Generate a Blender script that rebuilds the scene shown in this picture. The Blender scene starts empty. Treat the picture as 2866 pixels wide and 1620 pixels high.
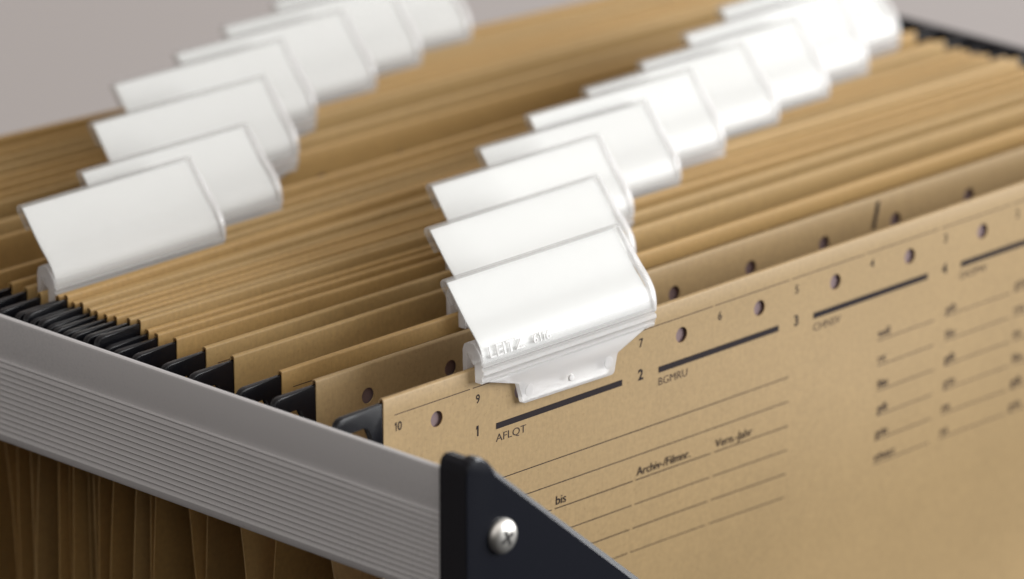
import bpy, bmesh, math, random
from mathutils import Vector, Matrix

random.seed(7)
SC = bpy.context.scene
K = 0.000945            # metres per drawing unit (hole pitch of 30 units = 28.35 mm)

# ------------------------------------------------------------------ camera
cam_d = bpy.data.cameras.new("camera")
cam = bpy.data.objects.new("camera", cam_d)
SC.collection.objects.link(cam)
SC.camera = cam
CAM = Vector((-1094.71, -1118.95, 561.02))
AZ, EL, ROLL = math.radians(45.54), math.radians(18.78), math.radians(-0.02)
d = Vector((math.sin(AZ) * math.cos(EL), math.cos(AZ) * math.cos(EL), -math.sin(EL)))
# exact axes recovered from the photograph's vanishing points
d = Vector((0.67576502, 0.66312581, -0.32187854)).normalized()
r = d.cross(Vector((0, 0, 1))).normalized()
u = r.cross(d).normalized()
M = Matrix((r, u, -d)).transposed().to_4x4()
M.translation = CAM * K
cam.matrix_world = M
cam_d.sensor_width = 36.0
cam_d.lens = 36.0 * 18732.6 / 2866.0
cam_d.clip_start = 0.05
cam_d.clip_end = 50.0
cam_d.dof.use_dof = True
cam_d.dof.focus_distance = 1697 * K
cam_d.dof.aperture_fstop = 10.2
cam_d.dof.aperture_blades = 0

# ------------------------------------------------------------------ world and lamps
w = bpy.data.worlds.new("World")
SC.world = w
w.use_nodes = True
bg = w.node_tree.nodes["Background"]
wt = w.node_tree                                   # added interior gradient: bright above, dimmed below to darken the folders under the rail
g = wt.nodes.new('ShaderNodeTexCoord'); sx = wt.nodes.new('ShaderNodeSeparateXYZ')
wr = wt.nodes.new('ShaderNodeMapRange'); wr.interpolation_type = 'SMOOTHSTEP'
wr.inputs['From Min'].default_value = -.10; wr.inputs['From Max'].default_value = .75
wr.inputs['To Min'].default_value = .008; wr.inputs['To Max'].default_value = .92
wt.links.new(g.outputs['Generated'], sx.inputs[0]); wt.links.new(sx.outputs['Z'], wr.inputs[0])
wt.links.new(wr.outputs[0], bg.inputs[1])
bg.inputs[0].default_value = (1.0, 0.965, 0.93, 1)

def area(name, loc, target, sx, sy, power, col):
    l = bpy.data.lights.new(name, 'AREA')
    l.shape = 'RECTANGLE'
    l.size, l.size_y = sx, sy
    l.energy = power
    l.color = col
    o = bpy.data.objects.new(name, l)
    SC.collection.objects.link(o)
    o.location = loc
    o.rotation_euler = (Vector(target) - Vector(loc)).to_track_quat('-Z', 'Y').to_euler()
    return o
area("window_light", (1.38, -1.02, 0.32), (0.14, 0.0, 0.0), 1.35, 1.1, 50, (0.985, 0.995, 1.0))

SC.view_settings.view_transform = 'Standard'
SC.view_settings.look = 'None'
SC.view_settings.exposure = 0.0
SC.view_settings.gamma = 1.0

# ------------------------------------------------------------------ materials
def mat(name):
    m = bpy.data.materials.new(name)
    m.use_nodes = True
    nt = m.node_tree
    return m, nt, nt.nodes["Principled BSDF"]

def N(nt, t, **kw):
    n = nt.nodes.new(t)
    for k, v in kw.items():
        setattr(n, k, v)
    return n

def kraft(name, col, var):
    m, nt, b = mat(name)
    L = nt.links
    tc = N(nt, 'ShaderNodeTexCoord')
    mp = N(nt, 'ShaderNodeMapping'); mp.inputs['Scale'].default_value = (1800, 900, 240)
    n1 = N(nt, 'ShaderNodeTexNoise'); n1.inputs['Scale'].default_value = 1.0; n1.inputs['Detail'].default_value = 3
    n2 = N(nt, 'ShaderNodeTexNoise'); n2.inputs['Scale'].default_value = 26; n2.inputs['Detail'].default_value = 4
    n3 = N(nt, 'ShaderNodeTexNoise'); n3.inputs['Scale'].default_value = 900; n3.inputs['Detail'].default_value = 2
    L.new(tc.outputs['Object'], mp.inputs[0]); L.new(mp.outputs[0], n1.inputs[0])
    L.new(tc.outputs['Object'], n2.inputs[0]); L.new(tc.outputs['Object'], n3.inputs[0])
    a = N(nt, 'ShaderNodeMath', operation='MULTIPLY_ADD'); a.inputs[1].default_value = .55; a.inputs[2].default_value = 0
    L.new(n1.outputs[0], a.inputs[0])
    a2 = N(nt, 'ShaderNodeMath', operation='MULTIPLY_ADD'); a2.inputs[1].default_value = .45
    L.new(n2.outputs[0], a2.inputs[0]); L.new(a.outputs[0], a2.inputs[2])
    cr = N(nt, 'ShaderNodeValToRGB')
    cr.color_ramp.elements[0].position = .25; cr.color_ramp.elements[1].position = .75
    cr.color_ramp.elements[0].color = (*[c * (1 - var) for c in col], 1)
    cr.color_ramp.elements[1].color = (*[min(1, c * (1 + var)) for c in col], 1)
    L.new(a2.outputs[0], cr.inputs[0])
    n4 = N(nt, 'ShaderNodeTexNoise'); n4.inputs['Scale'].default_value = 1500; n4.inputs['Detail'].default_value = 1
    L.new(tc.outputs['Object'], n4.inputs[0])
    fk = N(nt, 'ShaderNodeMapRange'); fk.inputs['From Min'].default_value = .66; fk.inputs['From Max'].default_value = .74
    L.new(n4.outputs[0], fk.inputs[0])
    mxc = N(nt, 'ShaderNodeMixRGB', blend_type='MULTIPLY'); mxc.inputs[2].default_value = (.86, .84, .80, 1)
    L.new(fk.outputs[0], mxc.inputs[0]); L.new(cr.outputs[0], mxc.inputs[1])
    mr = N(nt, 'ShaderNodeMapRange'); mr.inputs['From Min'].default_value = .3; mr.inputs['From Max'].default_value = .7
    mr.inputs['To Min'].default_value = .93; mr.inputs['To Max'].default_value = 1.07
    L.new(n3.outputs[0], mr.inputs[0])
    mv = N(nt, 'ShaderNodeMixRGB', blend_type='MULTIPLY'); mv.inputs[0].default_value = 1
    L.new(mxc.outputs[0], mv.inputs[1]); L.new(mr.outputs[0], mv.inputs[2])
    L.new(mv.outputs[0], b.inputs['Base Color'])
    bp = N(nt, 'ShaderNodeBump'); bp.inputs['Strength'].default_value = .12; bp.inputs['Distance'].default_value = .0002
    L.new(n3.outputs[0], bp.inputs['Height']); L.new(bp.outputs[0], b.inputs['Normal'])
    b.inputs['Roughness'].default_value = .55
    b.inputs['Specular IOR Level'].default_value = .5
    tl = N(nt, 'ShaderNodeBsdfTranslucent'); tl.inputs[0].default_value = (.78, .40, .09, 1)
    ms = N(nt, 'ShaderNodeMixShader'); ms.inputs[0].default_value = .15
    L.new(b.outputs[0], ms.inputs[1]); L.new(tl.outputs[0], ms.inputs[2])
    L.new(ms.outputs[0], nt.nodes['Material Output'].inputs[0])
    return m

M_KRAFT = [kraft("kraft_paper", (.43, .297, .142), .10), kraft("kraft_paper_b", (.515, .325, .118), .10),
           kraft("kraft_paper_c", (.50, .33, .132), .10)]  # inner folders: same paper, bounced light put into the stronger colour

M_PRINT, _, b = mat("printing_ink"); b.inputs['Base Color'].default_value = (.016, .010, .012, 1); b.inputs['Roughness'].default_value = .7; b.inputs['Specular IOR Level'].default_value = .2
M_PRINT2, _, b = mat("printing_ink_thin"); b.inputs['Base Color'].default_value = (.045, .030, .027, 1); b.inputs['Roughness'].default_value = .7; b.inputs['Specular IOR Level'].default_value = .2

M_HOOK, nt, b = mat("black_hook_plastic")
b.inputs['Base Color'].default_value = (.0055, .0055, .0075, 1); b.inputs['Roughness'].default_value = .25; b.inputs['Specular IOR Level'].default_value = .38
n = N(nt, 'ShaderNodeTexNoise'); n.inputs['Scale'].default_value = 700
bp = N(nt, 'ShaderNodeBump'); bp.inputs['Strength'].default_value = .12; bp.inputs['Distance'].default_value = .0003
nt.links.new(n.outputs[0], bp.inputs['Height']); nt.links.new(bp.outputs[0], b.inputs['Normal'])

M_ROD, _, b = mat("carrier_rod_metal")
b.inputs['Base Color'].default_value = (.25, .18, .185, 1); b.inputs['Metallic'].default_value = .4; b.inputs['Roughness'].default_value = .38

M_RAIL, nt, b = mat("grey_rail_plastic")
b.inputs['Roughness'].default_value = .46
tc = N(nt, 'ShaderNodeTexCoord')
n = N(nt, 'ShaderNodeTexNoise'); n.inputs['Scale'].default_value = 1500; n.inputs['Detail'].default_value = 2
n2 = N(nt, 'ShaderNodeTexNoise'); n2.inputs['Scale'].default_value = 14
nt.links.new(tc.outputs['Object'], n.inputs[0]); nt.links.new(tc.outputs['Object'], n2.inputs[0])
mx = N(nt, 'ShaderNodeMath', operation='ADD'); nt.links.new(n.outputs[0], mx.inputs[0]); nt.links.new(n2.outputs[0], mx.inputs[1])
cr = N(nt, 'ShaderNodeValToRGB')
cr.color_ramp.elements[0].position = .6; cr.color_ramp.elements[1].position = 1.4
cr.color_ramp.elements[0].color = (.58, .57, .57, 1); cr.color_ramp.elements[1].color = (.655, .64, .64, 1)
nt.links.new(mx.outputs[0], cr.inputs[0]); nt.links.new(cr.outputs[0], b.inputs['Base Color'])

M_BLACK, nt, b = mat("black_bracket_enamel")
b.inputs['Base Color'].default_value = (.0060, .0068, .0115, 1); b.inputs['Specular IOR Level'].default_value = .34
b.inputs['Roughness'].default_value = .27

M_SCREW, nt, b = mat("nickel_screw")
b.inputs['Base Color'].default_value = (.86, .83, .78, 1); b.inputs['Metallic'].default_value = .9; b.inputs['Roughness'].default_value = .34
M_SLOT, _, b = mat("screw_recess"); b.inputs['Base Color'].default_value = (.05, .047, .045, 1); b.inputs['Metallic'].default_value = .5; b.inputs['Roughness'].default_value = .45

def card(name, col):
    m, nt, b = mat(name)
    n = N(nt, 'ShaderNodeTexNoise'); n.inputs['Scale'].default_value = 60; n.inputs['Detail'].default_value = 5
    tc = N(nt, 'ShaderNodeTexCoord'); nt.links.new(tc.outputs['Object'], n.inputs[0])
    cr = N(nt, 'ShaderNodeValToRGB')
    cr.color_ramp.elements[0].color = (*[c * .975 for c in col], 1); cr.color_ramp.elements[1].color = (*col, 1)
    nt.links.new(n.outputs[0], cr.inputs[0]); nt.links.new(cr.outputs[0], b.inputs['Base Color'])
    b.inputs['Roughness'].default_value = .55
    return m
M_CARD = card("white_card", (.87, .872, .866))

def plastic(name, transp, col, rough, transl=.35, gloss=.45):
    """clear to milky plastic: see-through / diffuse / translucent body under a glossy skin"""
    m, nt, b = mat(name)
    nt.nodes.remove(b)
    out = nt.nodes['Material Output']
    df = N(nt, 'ShaderNodeBsdfDiffuse'); df.inputs[0].default_value = (*col, 1)
    t = N(nt, 'ShaderNodeBsdfTransparent'); t.inputs[0].default_value = (.955, .955, .95, 1)
    tl = N(nt, 'ShaderNodeBsdfTranslucent'); tl.inputs[0].default_value = (*col, 1)
    gl = N(nt, 'ShaderNodeBsdfGlossy'); gl.inputs[0].default_value = (1, 1, 1, 1); gl.inputs['Roughness'].default_value = rough
    m1 = N(nt, 'ShaderNodeMixShader'); m1.inputs[0].default_value = transl
    nt.links.new(df.outputs[0], m1.inputs[1]); nt.links.new(tl.outputs[0], m1.inputs[2])
    m2 = N(nt, 'ShaderNodeMixShader'); m2.inputs[0].default_value = transp
    nt.links.new(m1.outputs[0], m2.inputs[1]); nt.links.new(t.outputs[0], m2.inputs[2])
    fr = N(nt, 'ShaderNodeFresnel'); fr.inputs[0].default_value = 1.48
    ns = N(nt, 'ShaderNodeTexNoise'); ns.inputs['Scale'].default_value = 110; ns.inputs['Detail'].default_value = 3
    bp = N(nt, 'ShaderNodeBump'); bp.inputs['Strength'].default_value = .10; bp.inputs['Distance'].default_value = .0006
    nt.links.new(ns.outputs[0], bp.inputs['Height']); nt.links.new(bp.outputs[0], gl.inputs['Normal'])
    m3 = N(nt, 'ShaderNodeMixShader')
    fm = N(nt, 'ShaderNodeMath', operation='MULTIPLY'); fm.inputs[1].default_value = gloss
    nt.links.new(fr.outputs[0], fm.inputs[0])
    nt.links.new(fm.outputs[0], m3.inputs[0]); nt.links.new(m2.outputs[0], m3.inputs[1]); nt.links.new(gl.outputs[0], m3.inputs[2])
    nt.links.new(m3.outputs[0], out.inputs[0])
    return m
M_SLEEVE = plastic("clear_sleeve_plastic", .80, (.82, .82, .815), .28, .35, .06)
M_CLIP = plastic("milky_clip_plastic", .42, (.95, .94, .94), .22, .45)
M_STUD = plastic("milky_stud_plastic", .04, (.93, .92, .91), .22)

M_WALL, nt, b = mat("painted_wall")
n = N(nt, 'ShaderNodeTexNoise'); n.inputs['Scale'].default_value = 9; n.inputs['Detail'].default_value = 6
cr = N(nt, 'ShaderNodeValToRGB')
cr.color_ramp.elements[0].color = (.30, .268, .255, 1); cr.color_ramp.elements[1].color = (.33, .296, .281, 1)
nt.links.new(n.outputs[0], cr.inputs[0]); nt.links.new(cr.outputs[0], b.inputs['Base Color'])
b.inputs['Roughness'].default_value = .85

# ------------------------------------------------------------------ helpers
COL = SC.collection
def link(name, verts, faces, material, parent=None, smooth=False, local=None):
    """verts in drawing units, relative to `local` (the parent's origin)"""
    o0 = Vector(local) if local is not None else Vector((0, 0, 0))
    me = bpy.data.meshes.new(name)
    me.from_pydata([(Vector(v) - o0) * K for v in verts], [], faces)
    me.materials.append(material)
    if smooth:
        me.shade_smooth()
    o = bpy.data.objects.new(name, me)
    COL.objects.link(o)
    if parent is not None:
        o.parent = parent
    return o

def root(name, loc, label, cat, group=None):
    o = bpy.data.objects.new(name, None)
    o.empty_display_size = .01
    COL.objects.link(o)
    o.location = Vector(loc) * K
    o['label'] = label; o['category'] = cat
    if group: o['group'] = group
    return o

def from_bm(name, bm, material, parent, local, smooth=False, angle=None, outward=None):
    bmesh.ops.recalc_face_normals(bm, faces=bm.faces)
    if outward is not None:
        bm.faces.ensure_lookup_table(); bm.normal_update()
        if bm.faces[outward[0]].normal.dot(Vector(outward[1])) < 0:
            bmesh.ops.reverse_faces(bm, faces=bm.faces)
    o0 = Vector(local)
    for v in bm.verts:
        v.co = (v.co - o0) * K
    me = bpy.data.meshes.new(name)
    bm.to_mesh(me); bm.free()
    me.materials.append(material)
    if smooth: me.shade_smooth()
    if angle is not None: me.set_sharp_from_angle(angle=math.radians(angle))
    o = bpy.data.objects.new(name, me)
    COL.objects.link(o)
    o.parent = parent
    return o

def bevel(bm, w, seg=2, edges=None):
    bmesh.ops.bevel(bm, geom=(edges if edges is not None else bm.edges[:]), offset=w, segments=seg, profile=.5, affect='EDGES')

def prism(bm, pts, axis, a, b):
    """extrude polygon pts (2-D) along axis from a to b. axis 'y': pts=(x,z); axis 'x': pts=(y,z)"""
    def P(p, t):
        return (p[0], t, p[1]) if axis == 'y' else (t, p[0], p[1])
    va = [bm.verts.new(P(p, a)) for p in pts]
    vb = [bm.verts.new(P(p, b)) for p in pts]
    fs = [bm.faces.new(va), bm.faces.new(vb[::-1])]
    n = len(pts)
    for i in range(n):
        fs.append(bm.faces.new((va[i], vb[i], vb[(i + 1) % n], va[(i + 1) % n])))
    return fs

_txt = {}
def font_geo(s, bold):
    cu = bpy.data.curves.new("lettering", 'FONT')
    cu.body = s; cu.size = 1.0; cu.offset = bold; cu.resolution_u = 3
    ob = bpy.data.objects.new("lettering", cu)
    COL.objects.link(ob)
    dg = bpy.context.evaluated_depsgraph_get()
    me = bpy.data.meshes.new_from_object(ob.evaluated_get(dg))
    vs = [(v.co.x / .70, v.co.y / .70) for v in me.vertices]
    fs = [tuple(p.vertices) for p in me.polygons]
    bpy.data.objects.remove(ob); bpy.data.curves.remove(cu); bpy.data.meshes.remove(me)
    return vs, fs

def text_geo(s, bold=0.0):
    """vertices (2-D, cap height 1) and faces of a piece of lettering; figures are set one by one so that 1 gets its flag"""
    key = (s, bold)
    if key in _txt: return _txt[key]
    if s.isdigit():
        vs, fs, x = [], [], 0.0
        h = .055 + bold
        for ch in s:
            if ch == '1':
                g = [(.30 - h, 0), (.30 + h, 0), (.30 + h, 1.0), (.32 - 2 * h, 1.0), (.08, .80), (.08, .80 - 2 * h), (.30 - h, .86 - 2 * h)]
                gf = [(0, 1, 2, 6), (2, 3, 6), (3, 4, 5, 6)]
                wd = .50
            else:
                g, gf = font_geo(ch, bold)
                mn = min(v[0] for v in g); mxx = max(v[0] for v in g)
                g = [(v[0] - mn + .05, v[1]) for v in g]
                wd = mxx - mn + .16
            n0 = len(vs)
            vs += [(v[0] + x, v[1]) for v in g]
            fs += [tuple(q + n0 for q in f) for f in gf]
            x += wd
        _txt[key] = (vs, fs)
    else:
        _txt[key] = font_geo(s, bold)
    return _txt[key]

# ------------------------------------------------------------------ setting: the wall behind
wall = link("wall", [(-3000, 520, -800), (4200, 520, -800), (4200, 520, 2600), (-3000, 520, 2600)], [(0, 1, 2, 3)], M_WALL)
wall['kind'] = 'structure'; wall['label'] = 'plain warm grey painted wall behind the hanging files'

# ------------------------------------------------------------------ frame: rails, corner bracket, screw
FR = (-20, -51, -36)
frame = root("hanging_file_frame", FR, "grey ribbed side rail with black corner bracket holding the hanging folders", "file frame")

def rail_profile():
    pts = [(-20.45, -3.0), (-20.2, -2.35), (-19.6, -2.1), (-18.9, -2.15), (-18.55, -2.5), (-18.4, -3.2), (-18.4, -11.6), (-9.0, -11.6), (-9.0, -13.2),
           (-16.6, -13.2), (-16.6, -36.9), (-17.2, -37.4), (-18.6, -37.4), (-19.6, -36.9), (-20.2, -36.0), (-20.4, -35.0)]
    z = -34.6
    p = 1.545
    for i in range(13):                                     # the moulded grooves
        pts += [(-20.52, z + .0), (-20.46, z + .25), (-20.02, z + 1.18), (-19.55, z + 1.25), (-19.75, z + p - .08)]
        z += p
    pts += [(-20.35, z), (-19.30, z + .12)]
    return pts
bm = bmesh.new()
prism(bm, rail_profile(), 'y', -44, 330)
from_bm("side_rail", bm, M_RAIL, frame, FR, smooth=True, angle=28)
bm = bmesh.new()
prism(bm, [(346.6, -2.2), (349.4, -2.2), (349.4, -40), (346.6, -40), (346.6, -14), (339, -14), (339, -12), (346.6, -12)], 'y', -44, 214)
bevel(bm, .4, 1)
o = from_bm("side_rail", bm, M_BLACK, frame, FR)
o['label'] = 'black far rail along the right-hand hooks'

# corner bracket: flange over the rail end, rounded nose and sloping gusset plate
bm = bmesh.new()
SL = .815
outline = [(-22.0, -120), (-22.0, -1.6), (-21.6, .4), (-20.5, 1.9), (-18.8, 2.6), (-16.8, 2.2), (-14.6, .7), (-11.4, -2.9),
           (90, -2.9 - SL * 101.4 - 1), (90, -120)]
def inset(p, k):
    """front outline: the sloping edge is chamfered, the nose a little rounded"""
    x, z = p
    if k in (7, 8): return (x - .85, z - 1.02)
    if k in (1, 2, 3, 4, 5, 6): return (x + (0 if k < 3 else (-15.5 - x) * .08), z + (-6 - z) * (.0 if k < 2 else .08))
    return p
n_o = len(outline)
rings = [[bm.verts.new((p[0], -48.0, p[1])) for p in outline], [bm.verts.new((p[0], -50.54, p[1])) for p in outline],
         [bm.verts.new((inset(p, k)[0], -51.0, inset(p, k)[1])) for k, p in enumerate(outline)]]
bm.faces.new(rings[0]); bm.faces.new(rings[2][::-1])
for q in range(2):
    for k in range(n_o):
        bm.faces.new((rings[q][k], rings[q + 1][k], rings[q + 1][(k + 1) % n_o], rings[q][(k + 1) % n_o]))
bevel(bm, .22, 2, [e for e in bm.edges if abs(e.verts[0].co.y + 51) < .01 and abs(e.verts[1].co.y + 51) < .01])
prism(bm, [(-21.95, -120), (-21.95, -1.2), (-21.4, 1.0), (-20.0, 2.0), (-17.5, 1.7), (-15, -.4), (-15, -1.6), (-20.55, -1.6), (-20.55, -120)], 'y', -49.2, -41.6)
from_bm("corner_bracket", bm, M_BLACK, frame, FR, smooth=True, angle=14)
bracket = frame.children[-1]

# pan-head screw with a cross recess
def screw(cx, y, cz, R):
    vs, fs = [], []
    seg = 40
    prof = [(1.0, 0.0), (1.0, .08), (.965, .20), (.88, .31), (.72, .40), (.5, .455), (.26, .475), (0, .48)]
    for (pr, ph) in prof[:-1]:
        for i in range(seg):
            a = 2 * math.pi * i / seg
            vs.append((cx + R * pr * math.cos(a), y - R * ph, cz + R * pr * math.sin(a)))
    vs.append((cx, y - R * .48, cz))
    for k in range(len(prof) - 2):
        for i in range(seg):
            j = (i + 1) % seg
            fs.append((k * seg + i, k * seg + j, (k + 1) * seg + j, (k + 1) * seg + i))
    for i in range(seg):
        fs.append(((len(prof) - 2) * seg + i, (len(prof) - 2) * seg + (i + 1) % seg, len(vs) - 1))
    s = link("screw", vs, fs, M_SCREW, bracket, smooth=True, local=FR)
    bm = bmesh.new()
    for rot in (25, 115):
        c, q = math.cos(math.radians(rot)), math.sin(math.radians(rot))
        pts = []
        for (px, pz) in ((-.46, -.10), (.46, -.10), (.46, .10), (-.46, .10)):
            pts.append((cx + R * (px * c - pz * q), cz + R * (px * q + pz * c)))
        prism(bm, pts, 'y', y - R * .487 - (.02 if rot > 50 else 0), y - R * .33)
    from_bm("cross_recess", bm, M_SLOT, bracket, FR)
screw(-10.0, -51.0, -19.8, 4.55)

# ------------------------------------------------------------------ folders
WID = 336.0
# (left Y, right Y, top Z) of every fold, front to back; folds come in pairs, front and back panel of one folder
FOLDS = [(0, 0.6, 0.1), (24.1, 22.4, -.9), (36.5, 36.2, -1.5), (54, 50.5, -1.8), (64.4, 59.5, -2.0), (75.4, 65.5, -2.2),
         (82.4, 71.5, -2.7), (86.0, 75.5, -2.5), (89.0, 79.0, -.5), (93.0, 83.5, -1.1), (98.1, 90.2, -1.8), (101.8, 93.5, -2.2),
         (105.4, 97.8, -2.1), (108.2, 101.2, -2.1), (111.0, 107.2, -1.1), (114.2, 111.3, -1.9), (117.0, 118.6, -.6), (120.3, 121.8, -1.5),
         (127.5, 125.2, -2.4), (132.8, 129.5, -2.2), (138.8, 136.0, -2.4), (147.2, 141.5, -2.0), (170.0, 160.0, -2.2), (180.5, 168.0, -2.0),
         (194.0, 183.5, -2.3), (198.5, 187.0, -2.0), (204.5, 191.0, -1.8), (212.0, 194.5, -2.2), (218.5, 198.0, -1.9), (226.5, 201.2, -2.1),
         (233.5, 204.2, -2.0), (245.0, 207.2, -1.9)]
NF = len(FOLDS) // 2
HALF = 0.85           # half thickness of a fold
HOLES = [18.68 + 30 * k for k in range(11)]
HZ = -10.0
HOLES_BACK = [18.0, 47.5, 75.2, 103.0, 130.7, 160.4, 189.6, 218.6, 249.0, 278.5, 308.0]      # the front folder's back panel is punched a little differently

def fold_y(i, x):
    a, b_, z = FOLDS[i]
    return a + (b_ - a) * x / WID

def sm(t):
    t = max(0, min(1, t)); return t * t * (3 - 2 * t)

def face_y(i, x, zr):
    """Y of the front face of fold i at x, zr below its top"""
    k = i // 2
    y = fold_y(i, x)
    mid = .5 * (fold_y(2 * k, x) + fold_y(2 * k + 1, x))
    gap = abs(fold_y(2 * k + 1, x) - fold_y(2 * k, x))
    t = sm((-zr - 14) / 62) * .82 + .12 * sm((-zr - 70) / 160)
    if i == 0:
        t = sm((-zr - 60) / 175)
        y += 11 * sm((-zr - 40) / 120) + .5 * math.sin(x * .031 + .6) * sm((-zr - 8) / 40)
    y += (mid - y + (-.45 if i % 2 == 0 else .45)) * t
    amp = min(.9, .10 * gap) * sm((-zr - 20) / 60)
    y += amp * math.sin(x * .021 + i * 2.1) + .5 * amp * math.sin(x * .057 + i * 1.3 - zr * .02)
    return y

CELLX = [0.0] + [18.68 + 15 + 30 * k for k in range(10)] + [WID]
def panel(i, parent, loc, with_holes=True):
    """one hanging panel: outer sheet with punched holes, rolled over the rod at the top, short glued flap behind"""
    zt = FOLDS[i][2]
    material = M_KRAFT[1 + (i * 7 % 5) % 2] if i > 1 else M_KRAFT[0]
    bm = bmesh.new()
    cache = {}
    def V(x, y, z, key=None):
        key = key or (round(x, 3), round(y, 3), round(z, 3))
        if key not in cache:
            cache[key] = bm.verts.new((x, y, z))
        return cache[key]
    xs = []
    for c in range(11):
        x0, x1 = CELLX[c], CELLX[c + 1]
        xs += [x0 + (x1 - x0) * t / 4 for t in range(4)]
    xs.append(WID)
    lean, edge = (0, 0) if i == 0 else (random.uniform(-.05, .05), random.uniform(-.5, .5))
    def F(x, zr, off=0.0):                         # front sheet vertex
        sk = (lean * -zr + edge * math.sin(zr * .05 + i)) * sm((-zr - 14) / 30)
        return V(x + sk, face_y(i, x, zr) + off, zt + zr, key=(round(x, 3), round(zr, 3), 'f') if zr < -HALF * .8 - .001 else None)
    def strip(z0, z1):
        for a, b_ in zip(xs[:-1], xs[1:]):
            bm.faces.new((F(a, z0), F(b_, z0), F(b_, z1), F(a, z1)))
    # rolled top (profile from front to back)
    prof = []
    for q in range(7):
        a = math.pi * q / 6
        prof.append((HALF - HALF * math.cos(a), -HALF * .8 + HALF * .8 * math.sin(a)))
    jit = [(random.uniform(-.02, .02)) for _ in xs]
    for k in range(6):
        for n, (a, b_) in enumerate(zip(xs[:-1], xs[1:])):
            def T(x, q, m):
                oy, oz = prof[q]
                jz = jit[m] if 0 < q < 6 else 0
                return V(x, fold_y(i, x) + oy, zt + oz + jz)
            bm.faces.new((T(a, k, n), T(b_, k, n + 1), T(b_, k + 1, n + 1), T(a, k + 1, n)))
    ZA, ZB = -HZ - 5.5, -HZ + 5.5
    top = -HALF * .8
    strip(top, -4.5)
    # hole row
    for c in range(11):
        x0, x1 = CELLX[c], CELLX[c + 1]
        hx, rad, z0, z1 = HOLES[c], 2.15, -4.5, -15.5
        hz = HZ
        if i == 1: hx, hz = HOLES_BACK[c], -8.6
        per = [(x0 + (x1 - x0) * t / 4, z0) for t in range(4)] + [(x1, z0 + (z1 - z0) * t / 4) for t in range(4)] + \
              [(x1 - (x1 - x0) * t / 4, z1) for t in range(4)] + [(x0, z1 + (z0 - z1) * t / 4) for t in range(4)]
        ring = []
        for t in range(16):
            ang = math.radians(135 - 22.5 * t)
            ring.append((hx + rad * math.cos(ang), hz + rad * math.sin(ang)))
        for t in range(16):
            s = (t + 1) % 16
            bm.faces.new((F(*per[t]), F(*per[s]), F(*ring[s]), F(*ring[t])))
    zs = [-15.5, -22, -30, -40, -52, -66, -82, -105, -135, -170, -205, -235]
    for a, b_ in zip(zs[:-1], zs[1:]):
        strip(a, b_)
    # glued flap behind the rod
    for a, b_ in zip(xs[:-1], xs[1:]):
        def Bk(x, zr):
            return V(x, fold_y(i, x) + 2 * HALF - (.0 if zr > -2 else .15 * sm((-zr - 2) / 14)), zt + zr)
        for z0, z1 in ((top, -8), (-8, -18)):
            bm.faces.new((Bk(b_, z0), Bk(a, z0), Bk(a, z1), Bk(b_, z1)))
    o = from_bm("front_panel" if i % 2 == 0 else "back_panel", bm, material, parent, loc, smooth=True, angle=50, outward=(0, (0, -1, .05)))
    b2 = bmesh.new(); b2.from_mesh(o.data)
    for e in b2.edges:
        if e.is_boundary: e.smooth = False
    b2.to_mesh(o.data); b2.free()
    md = o.modifiers.new("paper_thickness", 'SOLIDIFY')
    md.thickness = .34 * K; md.offset = -1.0
    return o

def hook_outline():
    return [(2.5, -1.9), (-.4, -2.0), (-12.3, -2.2), (-13.6, -2.55), (-14.5, -3.4), (-14.9, -4.7), (-15.4, -11.3), (-12.0, -11.3), (-11.6, -7.3), (-10.8, -6.4),
            (-6.4, -6.2), (-5.0, -7.0), (-4.0, -9.0), (-3.2, -13.2), (-2.2, -15.2), (2.5, -15.2)]

def hook(i, parent, loc, right=False):
    a, b_, zt = FOLDS[i]
    bm = bmesh.new()
    prism(bm, hook_outline(), 'y', -1.0, 1.0)
    bevel(bm, .45, 3)
    slope = (b_ - a) / WID
    jx, jz, tw = random.uniform(-.35, .3), random.uniform(-.1, .1), random.uniform(-.010, .010)
    if i == 0: jx = -1.6
    for v in bm.verts:
        x, y, z = v.co
        y *= 1.0 if x < -1.2 else .52                      # the root is pinched inside the paper
        if x < -9: x += jx
        if right: x = -x * .66
        y += x * (slope + tw)
        v.co = (x + (WID if right else 0), y + (b_ if right else a) + HALF, z + zt + jz + .7)
    return from_bm("hook", bm, M_HOOK, parent, loc, smooth=True, angle=35)

def rod(i, parent, loc):
    a, b_, zt = FOLDS[i]
    bm = bmesh.new()
    pts = [(-.3, -2.1), (.3, -2.1), (.3, -14.8), (-.3, -14.8)]
    prism(bm, pts, 'x', 1.2, WID - 1.2)
    for v in bm.verts:
        v.co.y += fold_y(i, v.co.x) + HALF + .32
        v.co.z += zt
    return from_bm("carrier_rod", bm, M_ROD, parent, loc)

ORD = ["first", "second", "third", "fourth", "fifth", "sixth", "seventh", "eighth", "ninth"]
LAB = []
for k in range(NF):
    if k == 0: LAB.append("frontmost kraft hanging folder printed with numbers, black bars and ruled lines")
    elif k == 1: LAB.append("kraft hanging folder directly behind the printed front one")
    elif k < 9: LAB.append("kraft hanging folder carrying the %s white tab of the right-hand row, counted from the front" % ORD[k])
    elif k == 9: LAB.append("kraft hanging folder carrying the nearest white tab of the left-hand row")
    elif k < 15: LAB.append("kraft hanging folder carrying the %s white tab of the left-hand row, counted from the front" % ORD[k - 9])
    else: LAB.append("rearmost kraft hanging folder, against the bare wall")

folders = []
for k in range(NF):
    i = 2 * k
    loc = (WID / 2, fold_y(i, WID / 2), -235)
    f = root("hanging_folder", loc, LAB[k], "folder", "hanging folders in the frame")
    fp = panel(i, f, loc)
    panel(i + 1, f, loc)
    for q in (i, i + 1):
        hook(q, f, loc)
        hook(q, f, loc, True)
        rod(q, f, loc)
    folders.append((f, fp, loc))

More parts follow.
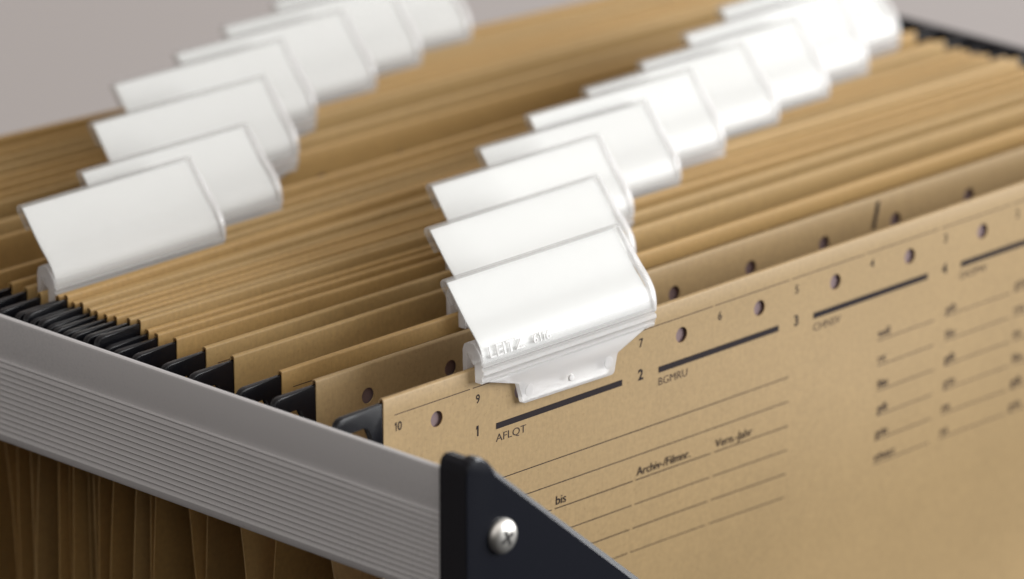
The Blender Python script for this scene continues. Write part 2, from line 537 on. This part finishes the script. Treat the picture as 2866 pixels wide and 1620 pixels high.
# slot in the back panel of the front folder (a flat dark patch beside a hole, the cut's inner shade painted)
f, fp, loc = folders[0]
bp_ = [c for c in f.children if c.name.startswith("back_panel")][0]
vs = []
for (x, z) in ((210.6, -2.2), (212.0, -2.2), (210.2, -9.8), (208.8, -9.8)):
    vs.append((x, face_y(1, x, z) - .08, FOLDS[1][2] + z + .6))
o = link("slot", vs, [(0, 1, 2, 3)], M_PRINT, bp_, local=loc)

# ------------------------------------------------------------------ print on the front panel
def print_rect(name, i, x0, x1, z0, z1, parent, loc, m=M_PRINT):
    vs, fs = [], []
    n = max(1, int((x1 - x0) / 8))
    for t in range(n + 1):
        x = x0 + (x1 - x0) * t / n
        for z in (z0, z1):
            vs.append((x, face_y(i, x, z) - .06, FOLDS[i][2] + z))
    for t in range(n):
        fs.append((2 * t, 2 * t + 1, 2 * t + 3, 2 * t + 2))
    return link(name, vs, fs, m, parent, local=loc)

def print_text(i, s, x, z, cap, parent, loc, bold=0.0, sx=1.0, center=False, m=M_PRINT, width=None):
    vs2, fs = text_geo(s, bold)
    xa, xb = min(v[0] for v in vs2), max(v[0] for v in vs2)
    if width is not None:
        sx = width / ((xb - xa) * cap)
    vs = []
    for (a, b_) in vs2:
        px = x + (a - xa) * cap * sx - ((xb - xa) * cap * sx / 2 if center else 0)
        pz = z + b_ * cap
        vs.append((px, face_y(i, px, pz) - .06, FOLDS[i][2] + pz))
    return link("printed_text", vs, fs, m, parent, local=loc)

def top_line(i, parent, loc, upto=11):
    edges = [3.74, 31.0] + [31.0 + 30 * j for j in range(1, 11)]
    for a, b_ in list(zip(edges[:-1], edges[1:]))[:upto]:
        print_rect("printed_line", i, a + (.5 if a > 5 else 0), min(b_ - .5, 330), -5.2, -4.98, parent, loc, M_PRINT2)

def printing(i, parent, loc, full):
    top_line(i, parent, loc)
    for j in range(10):
        n = 10 - j
        print_text(i, str(n), 3.44 + 30 * j - .1 if n < 10 else 5.1, -9.5, 2.35, parent, loc, bold=.012, sx=.92, center=True)
    if not full: return
    zones = ["AFLQT", "BGMRU", "CHNSV", "DIOPW", "EJKXYZ"]
    for j in range(5):
        x = 39.95 + 60 * j
        print_text(i, str(j + 1), x - 6.75, -18.4, 2.85, parent, loc, bold=.03, sx=.95, center=True)
        print_rect("printed_bar", i, x, x + 46.3, -16.62, -18.28, parent, loc)
        print_text(i, zones[j], x, -21.75, 2.1, parent, loc, bold=-.004, width=10.9, m=M_PRINT2)
    # left form
    for rr in range(6):
        z = -32.1 - 6.87 * rr
        if rr < 2:
            print_rect("printed_line", i, 33.0, 150.2, z - .13, z + .13, parent, loc)
        else:
            for a, b_ in ((33.0, 60.8), (62.1, 90.8), (92.0, 120.3), (121.7, 150.2)):
                print_rect("printed_line", i, a, b_, z - .13, z + .13, parent, loc)
    print_text(i, "bis", 62.3, -44.85, 2.45, parent, loc, bold=.004, width=3.7)
    print_text(i, "Archiv-/Filmnr.", 92.2, -44.75, 2.35, parent, loc, bold=.003, width=20.2)
    print_text(i, "Vern.-Jahr", 122.0, -44.75, 2.35, parent, loc, bold=.003, width=14.2)
    # colour key on the right: three columns of short words over rules
    words = [["weiß", "gelb", "grün"], ["rot", "blau", "rosa"], ["blau", "gelb", "rot"], ["gelb", "grün", "blau"], ["grün", "rot", "gelb"], ["schwarz", "rot", "grün"]]
    for rr in range(6):
        z = -30.9 - 7.12 * rr
        for cc in range(3):
            x = 186.0 + 29.0 * cc - (1.0 if cc else 0)
            print_rect("printed_line", i, x, x + (23.5 if cc == 0 else 27.2), z - .13, z + .13, parent, loc, M_PRINT2)
            print_text(i, words[rr][cc], x + .2, z + .85, 2.3, parent, loc, bold=.012, sx=.8, m=M_PRINT2)

for k in range(3):
    f, fp, loc = folders[k]
    printing(2 * k, fp, loc, k == 0)

# ------------------------------------------------------------------ index tabs
TW = 62.9
# centre line of the curved face, (y, z) relative to the fold's front face and top
CURVE = [(-2.95, .6), (-2.95, 1.8), (-2.75, 3.4), (-2.3, 4.9), (-1.55, 6.4), (-.4, 8.0), (.9, 9.5), (2.9, 11.6), (5.4, 14.7), (7.8, 17.8), (9.9, 20.5)]
def arclen(c):
    s = [0]
    for a, b_ in zip(c[:-1], c[1:]): s.append(s[-1] + math.hypot(b_[0] - a[0], b_[1] - a[1]))
    return s
def along(c, s):
    L = arclen(c)
    s = max(0, min(L[-1] - 1e-6, s))
    for k in range(len(L) - 1):
        if s <= L[k + 1]:
            t = (s - L[k]) / (L[k + 1] - L[k])
            a, b_ = c[k], c[k + 1]
            dy, dz = b_[0] - a[0], b_[1] - a[1]; n = math.hypot(dy, dz)
            return (a[0] + t * dy, a[1] + t * dz, -dz / n, dy / n)      # point, outward normal (towards the viewer)
def fine(c, n):
    # Catmull-Rom resample for a smooth sheet
    P = [(2 * c[0][0] - c[1][0], 2 * c[0][1] - c[1][1])] + c + [(2 * c[-1][0] - c[-2][0], 2 * c[-1][1] - c[-2][1])]
    out = []
    for k in range(1, len(P) - 2):
        for q in range(n):
            t = q / n
            v = []
            for ax in (0, 1):
                p0, p1, p2, p3 = P[k - 1][ax], P[k][ax], P[k + 1][ax], P[k + 2][ax]
                v.append(.5 * (2 * p1 + (p2 - p0) * t + (2 * p0 - 5 * p1 + 4 * p2 - p3) * t * t + (3 * p1 - p0 - 3 * p2 + p3) * t ** 3))
            out.append(tuple(v))
    out.append(c[-1])
    return out
CURVE = fine(CURVE, 3)

def thick(c, t):
    """closed polygon around an open polyline"""
    front, back = [], []
    for k, (y, z) in enumerate(c):
        a = c[max(0, k - 1)]; b_ = c[min(len(c) - 1, k + 1)]
        dy, dz = b_[0] - a[0], b_[1] - a[1]; n = math.hypot(dy, dz) or 1
        front.append((y - dz / n * t / 2, z + dy / n * t / 2)); back.append((y + dz / n * t / 2, z - dy / n * t / 2))
    return front + back[::-1]

def offset(c, t):
    out = []
    for k, (y, z) in enumerate(c):
        a = c[max(0, k - 1)]; b_ = c[min(len(c) - 1, k + 1)]
        dy, dz = b_[0] - a[0], b_[1] - a[1]; n = math.hypot(dy, dz)
        out.append((y + dz / n * t, z - dy / n * t))
    return out

def sheet_prism(bm, poly_half, xa, xb):
    """extrude a ribbon polygon (made by thick()) along x with quads on its ends"""
    n = len(poly_half) // 2
    va = [bm.verts.new((xa, p[0], p[1])) for p in poly_half]
    vb = [bm.verts.new((xb, p[0], p[1])) for p in poly_half]
    N_ = len(poly_half)
    for k in range(N_):
        j = (k + 1) % N_
        bm.faces.new((va[k], vb[k], vb[j], va[j]))
    for k in range(n - 1):
        bm.faces.new((va[k], va[k + 1], va[N_ - 2 - k], va[N_ - 1 - k]))
        bm.faces.new((vb[k + 1], vb[k], vb[N_ - 1 - k], vb[N_ - 2 - k]))

def build_tab_meshes():
    parts = []
    # clear sleeve: front sheet, rolled top, short flange behind
    ty, tz = CURVE[-1]
    a, b_ = CURVE[-3], CURVE[-1]
    n = math.hypot(b_[0] - a[0], b_[1] - a[1]); dy, dz = (b_[0] - a[0]) / n, (b_[1] - a[1]) / n     # up along the sheet
    ny, nz = dz, -dy                                                                                  # to the back
    roll = []
    for q in range(1, 9):
        ang = math.pi * q / 8
        roll.append((ty + ny * 1.25 * (1 - math.cos(ang)) + dy * 1.1 * math.sin(ang), tz + nz * 1.25 * (1 - math.cos(ang)) + dz * 1.1 * math.sin(ang)))
    fl = [(roll[-1][0] - dy * t, roll[-1][1] - dz * t) for t in (2.0, 4.0, 5.6)]
    bm = bmesh.new(); sheet_prism(bm, thick(CURVE + roll + fl, .5), 0, TW)
    parts.append(("sleeve", bm, M_SLEEVE, 40))
    # paper label inside it
    bm = bmesh.new(); sheet_prism(bm, thick(offset(CURVE, .75)[2:], .34), .45, TW - 1.3)
    parts.append(("label_insert", bm, M_CARD, 40))
    # closed end rim on the right and thin white edge on the left
    bm = bmesh.new()
    rows = []
    LT = arclen(CURVE)
    for k, (y, z) in enumerate(CURVE):
        t = LT[k] / LT[-1]
        _, _, n_y, n_z = along(CURVE, LT[k])
        bl = 1.55 * math.sin(math.pi * min(1, t * .92 + .08)) ** .8
        row = []
        for (dx, dn) in ((-.5, .28), (.1, .28), (.1 + bl * .6, .12), (.25 + bl, -.45), (.25 + bl, -1.0), (.05 + bl * .6, -.7), (-.5, -.9)):
            row.append(bm.verts.new((TW + dx, y + n_y * dn, z + n_z * dn)))
        rows.append(row)
    for r0, r1 in zip(rows[:-1], rows[1:]):
        for q in range(7):
            bm.faces.new((r0[q], r0[(q + 1) % 7], r1[(q + 1) % 7], r1[q]))
    bm.faces.new(rows[0]); bm.faces.new(rows[-1][::-1])
    parts.append(("end_rim", bm, M_CLIP, 40))
    # clip bar over the fold with its leg behind
    bm = bmesh.new()
    prof = [(-3.35, 1.05), (-2.6, .55), (-2.55, .2), (-3.35, -.15), (-3.45, -1.1), (-3.0, -1.75), (-2.55, -2.0), (-2.5, -2.5), (-2.85, -2.9), (-2.6, -3.55), (-.35, -3.55), (-.3, .9), (.55, 1.1),
            (.8, 3.4), (2.55, 3.8), (2.75, -6.0), (3.9, -6.0), (4.1, 4.4), (3.6, 5.8), (2.6, 6.4), (.2, 6.4), (-1.2, 5.0), (-2.4, 3.0), (-2.6, 1.6)]
    prism(bm, prof, 'x', -.35, TW + .1)
    bmesh.ops.triangulate(bm, faces=[f for f in bm.faces if len(f.verts) > 4])
    parts.append(("clip_bar", bm, M_CLIP, 30))
    # tapering web and foot plate
    bm = bmesh.new()
    web = [(0.0, -3.4), (6, -4.9), (14.0, -6.9), (14.3, -7.4), (15.2, -12.3), (15.6, -12.9), (16.2, -13.1), (48.2, -13.6), (49.0, -13.3), (49.4, -12.6), (49.9, -8.3), (50.3, -7.7), (TW - .2, -3.4)]
    prism(bm, web, 'y', -1.75, -.28)
    bevel(bm, .28, 2)
    parts.append(("foot_plate", bm, M_CLIP, 40))
    for (cx, cz, R, h) in ((17.9, -9.9, 1.65, .10), (47.0, -9.9, 1.65, .10), (32.9, -10.3, .95, .5)):
        bm = bmesh.new()
        seg = 20
        rings = [(R, 0), (R, h * .6), (R * .85, h), (R * .45, h * (.75 if R > 1.2 else 1.05))]
        vv = []
        for (rr, hh) in rings:
            vv.append([bm.verts.new((cx + rr * math.cos(2 * math.pi * t / seg), -1.74 - hh, cz + rr * math.sin(2 * math.pi * t / seg))) for t in range(seg)])
        for q in range(len(rings) - 1):
            for t in range(seg):
                bm.faces.new((vv[q][t], vv[q][(t + 1) % seg], vv[q + 1][(t + 1) % seg], vv[q + 1][t]))
        bm.faces.new(vv[-1])
        parts.append(("stud", bm, M_STUD if R < 1.2 else M_CLIP, 40))
    # raised maker's lettering moulded into the sleeve
    for s, x0, s0, wd, cap in (("LEITZ", 2.3, 2.25, 12.4, 2.9), ("6116", 17.9, 2.35, 6.2, 2.15)):
        vs2, fs = text_geo(s, 0.006)
        xa, xb = min(v[0] for v in vs2), max(v[0] for v in vs2)
        bm = bmesh.new()
        lo, hi = [], []
        for (a_, c_) in vs2:
            y, z, n_y, n_z = along(CURVE, s0 + c_ * cap)
            x = x0 + (a_ - xa) * wd / (xb - xa)
            lo.append(bm.verts.new((x, y + n_y * .2, z + n_z * .2)))
            hi.append(bm.verts.new((x, y + n_y * .50, z + n_z * .50)))
        for fc in fs:
            bm.faces.new([hi[q] for q in fc])
        ed = {}
        for fc in fs:
            for q in range(len(fc)):
                e = (fc[q], fc[(q + 1) % len(fc)])
                if (e[1], e[0]) in ed: del ed[(e[1], e[0])]
                else: ed[e] = 1
        for (p, q) in ed:
            bm.faces.new((hi[q], hi[p], lo[p], lo[q]))
        parts.append(("moulded_lettering", bm, M_STUD, None))
    out = []
    for name, bm, m, ang in parts:
        bmesh.ops.recalc_face_normals(bm, faces=bm.faces)
        for v in bm.verts: v.co = v.co * K
        me = bpy.data.meshes.new(name); bm.to_mesh(me); bm.free()
        me.materials.append(m)
        if ang:
            me.shade_smooth(); me.set_sharp_from_angle(angle=math.radians(ang))
        out.append((name, me))
    return out
TAB = build_tab_meshes()

TAB_LABELS = ["frontmost white index tab of the right-hand row, with moulded lettering and foot plate in view"]
TAB_LABELS += ["%s white index tab from the front in the right-hand row" % s for s in ORD[1:8]]
TAB_LABELS += ["rearmost white index tab of the right-hand row, next to the black far rail"]
TAB_LABELS += ["nearest white index tab of the left-hand row, standing beside the grey rail"]
TAB_LABELS += ["%s white index tab from the front in the left-hand row" % s for s in ORD[1:6]]
TAB_LABELS += ["rearmost white index tab of the left-hand row, cut by the top of the picture"]
TX = [32.4, 63.0, 89.4, 123.3, 148.0, 181.0, 209.8, 236.0, 262.0, 2.6, 34.0, 64.0, 93.0, 124.5, 151.3, 179.0]
TILT = [0, -1.0, .8, -.6, 1.2, -1.5, .4, 1.0, -.5, .5, -.8, .9, 0, -1.2, .6, 0]
for k in range(NF):
    i = 2 * k
    a, b_, zt = FOLDS[i]
    x = TX[k]
    t = bpy.data.objects.new("index_tab", None)
    t.empty_display_size = .01
    COL.objects.link(t)
    t.location = Vector((x, fold_y(i, x), zt)) * K
    t.rotation_euler = (math.radians(TILT[k]), 0, math.atan2(b_ - a, WID))
    if k in (9, 10): t.scale = (.95, 1, 1)                  # the two nearest left-hand tabs are a shade narrower
    t['label'] = TAB_LABELS[k]; t['category'] = 'index tab'; t['group'] = 'white index tabs on the folders'
    for name, me in TAB:
        if name == "moulded_lettering" and k > 0: continue      # only the front tab shows it
        o = bpy.data.objects.new(name, me)
        COL.objects.link(o)
        o.parent = t
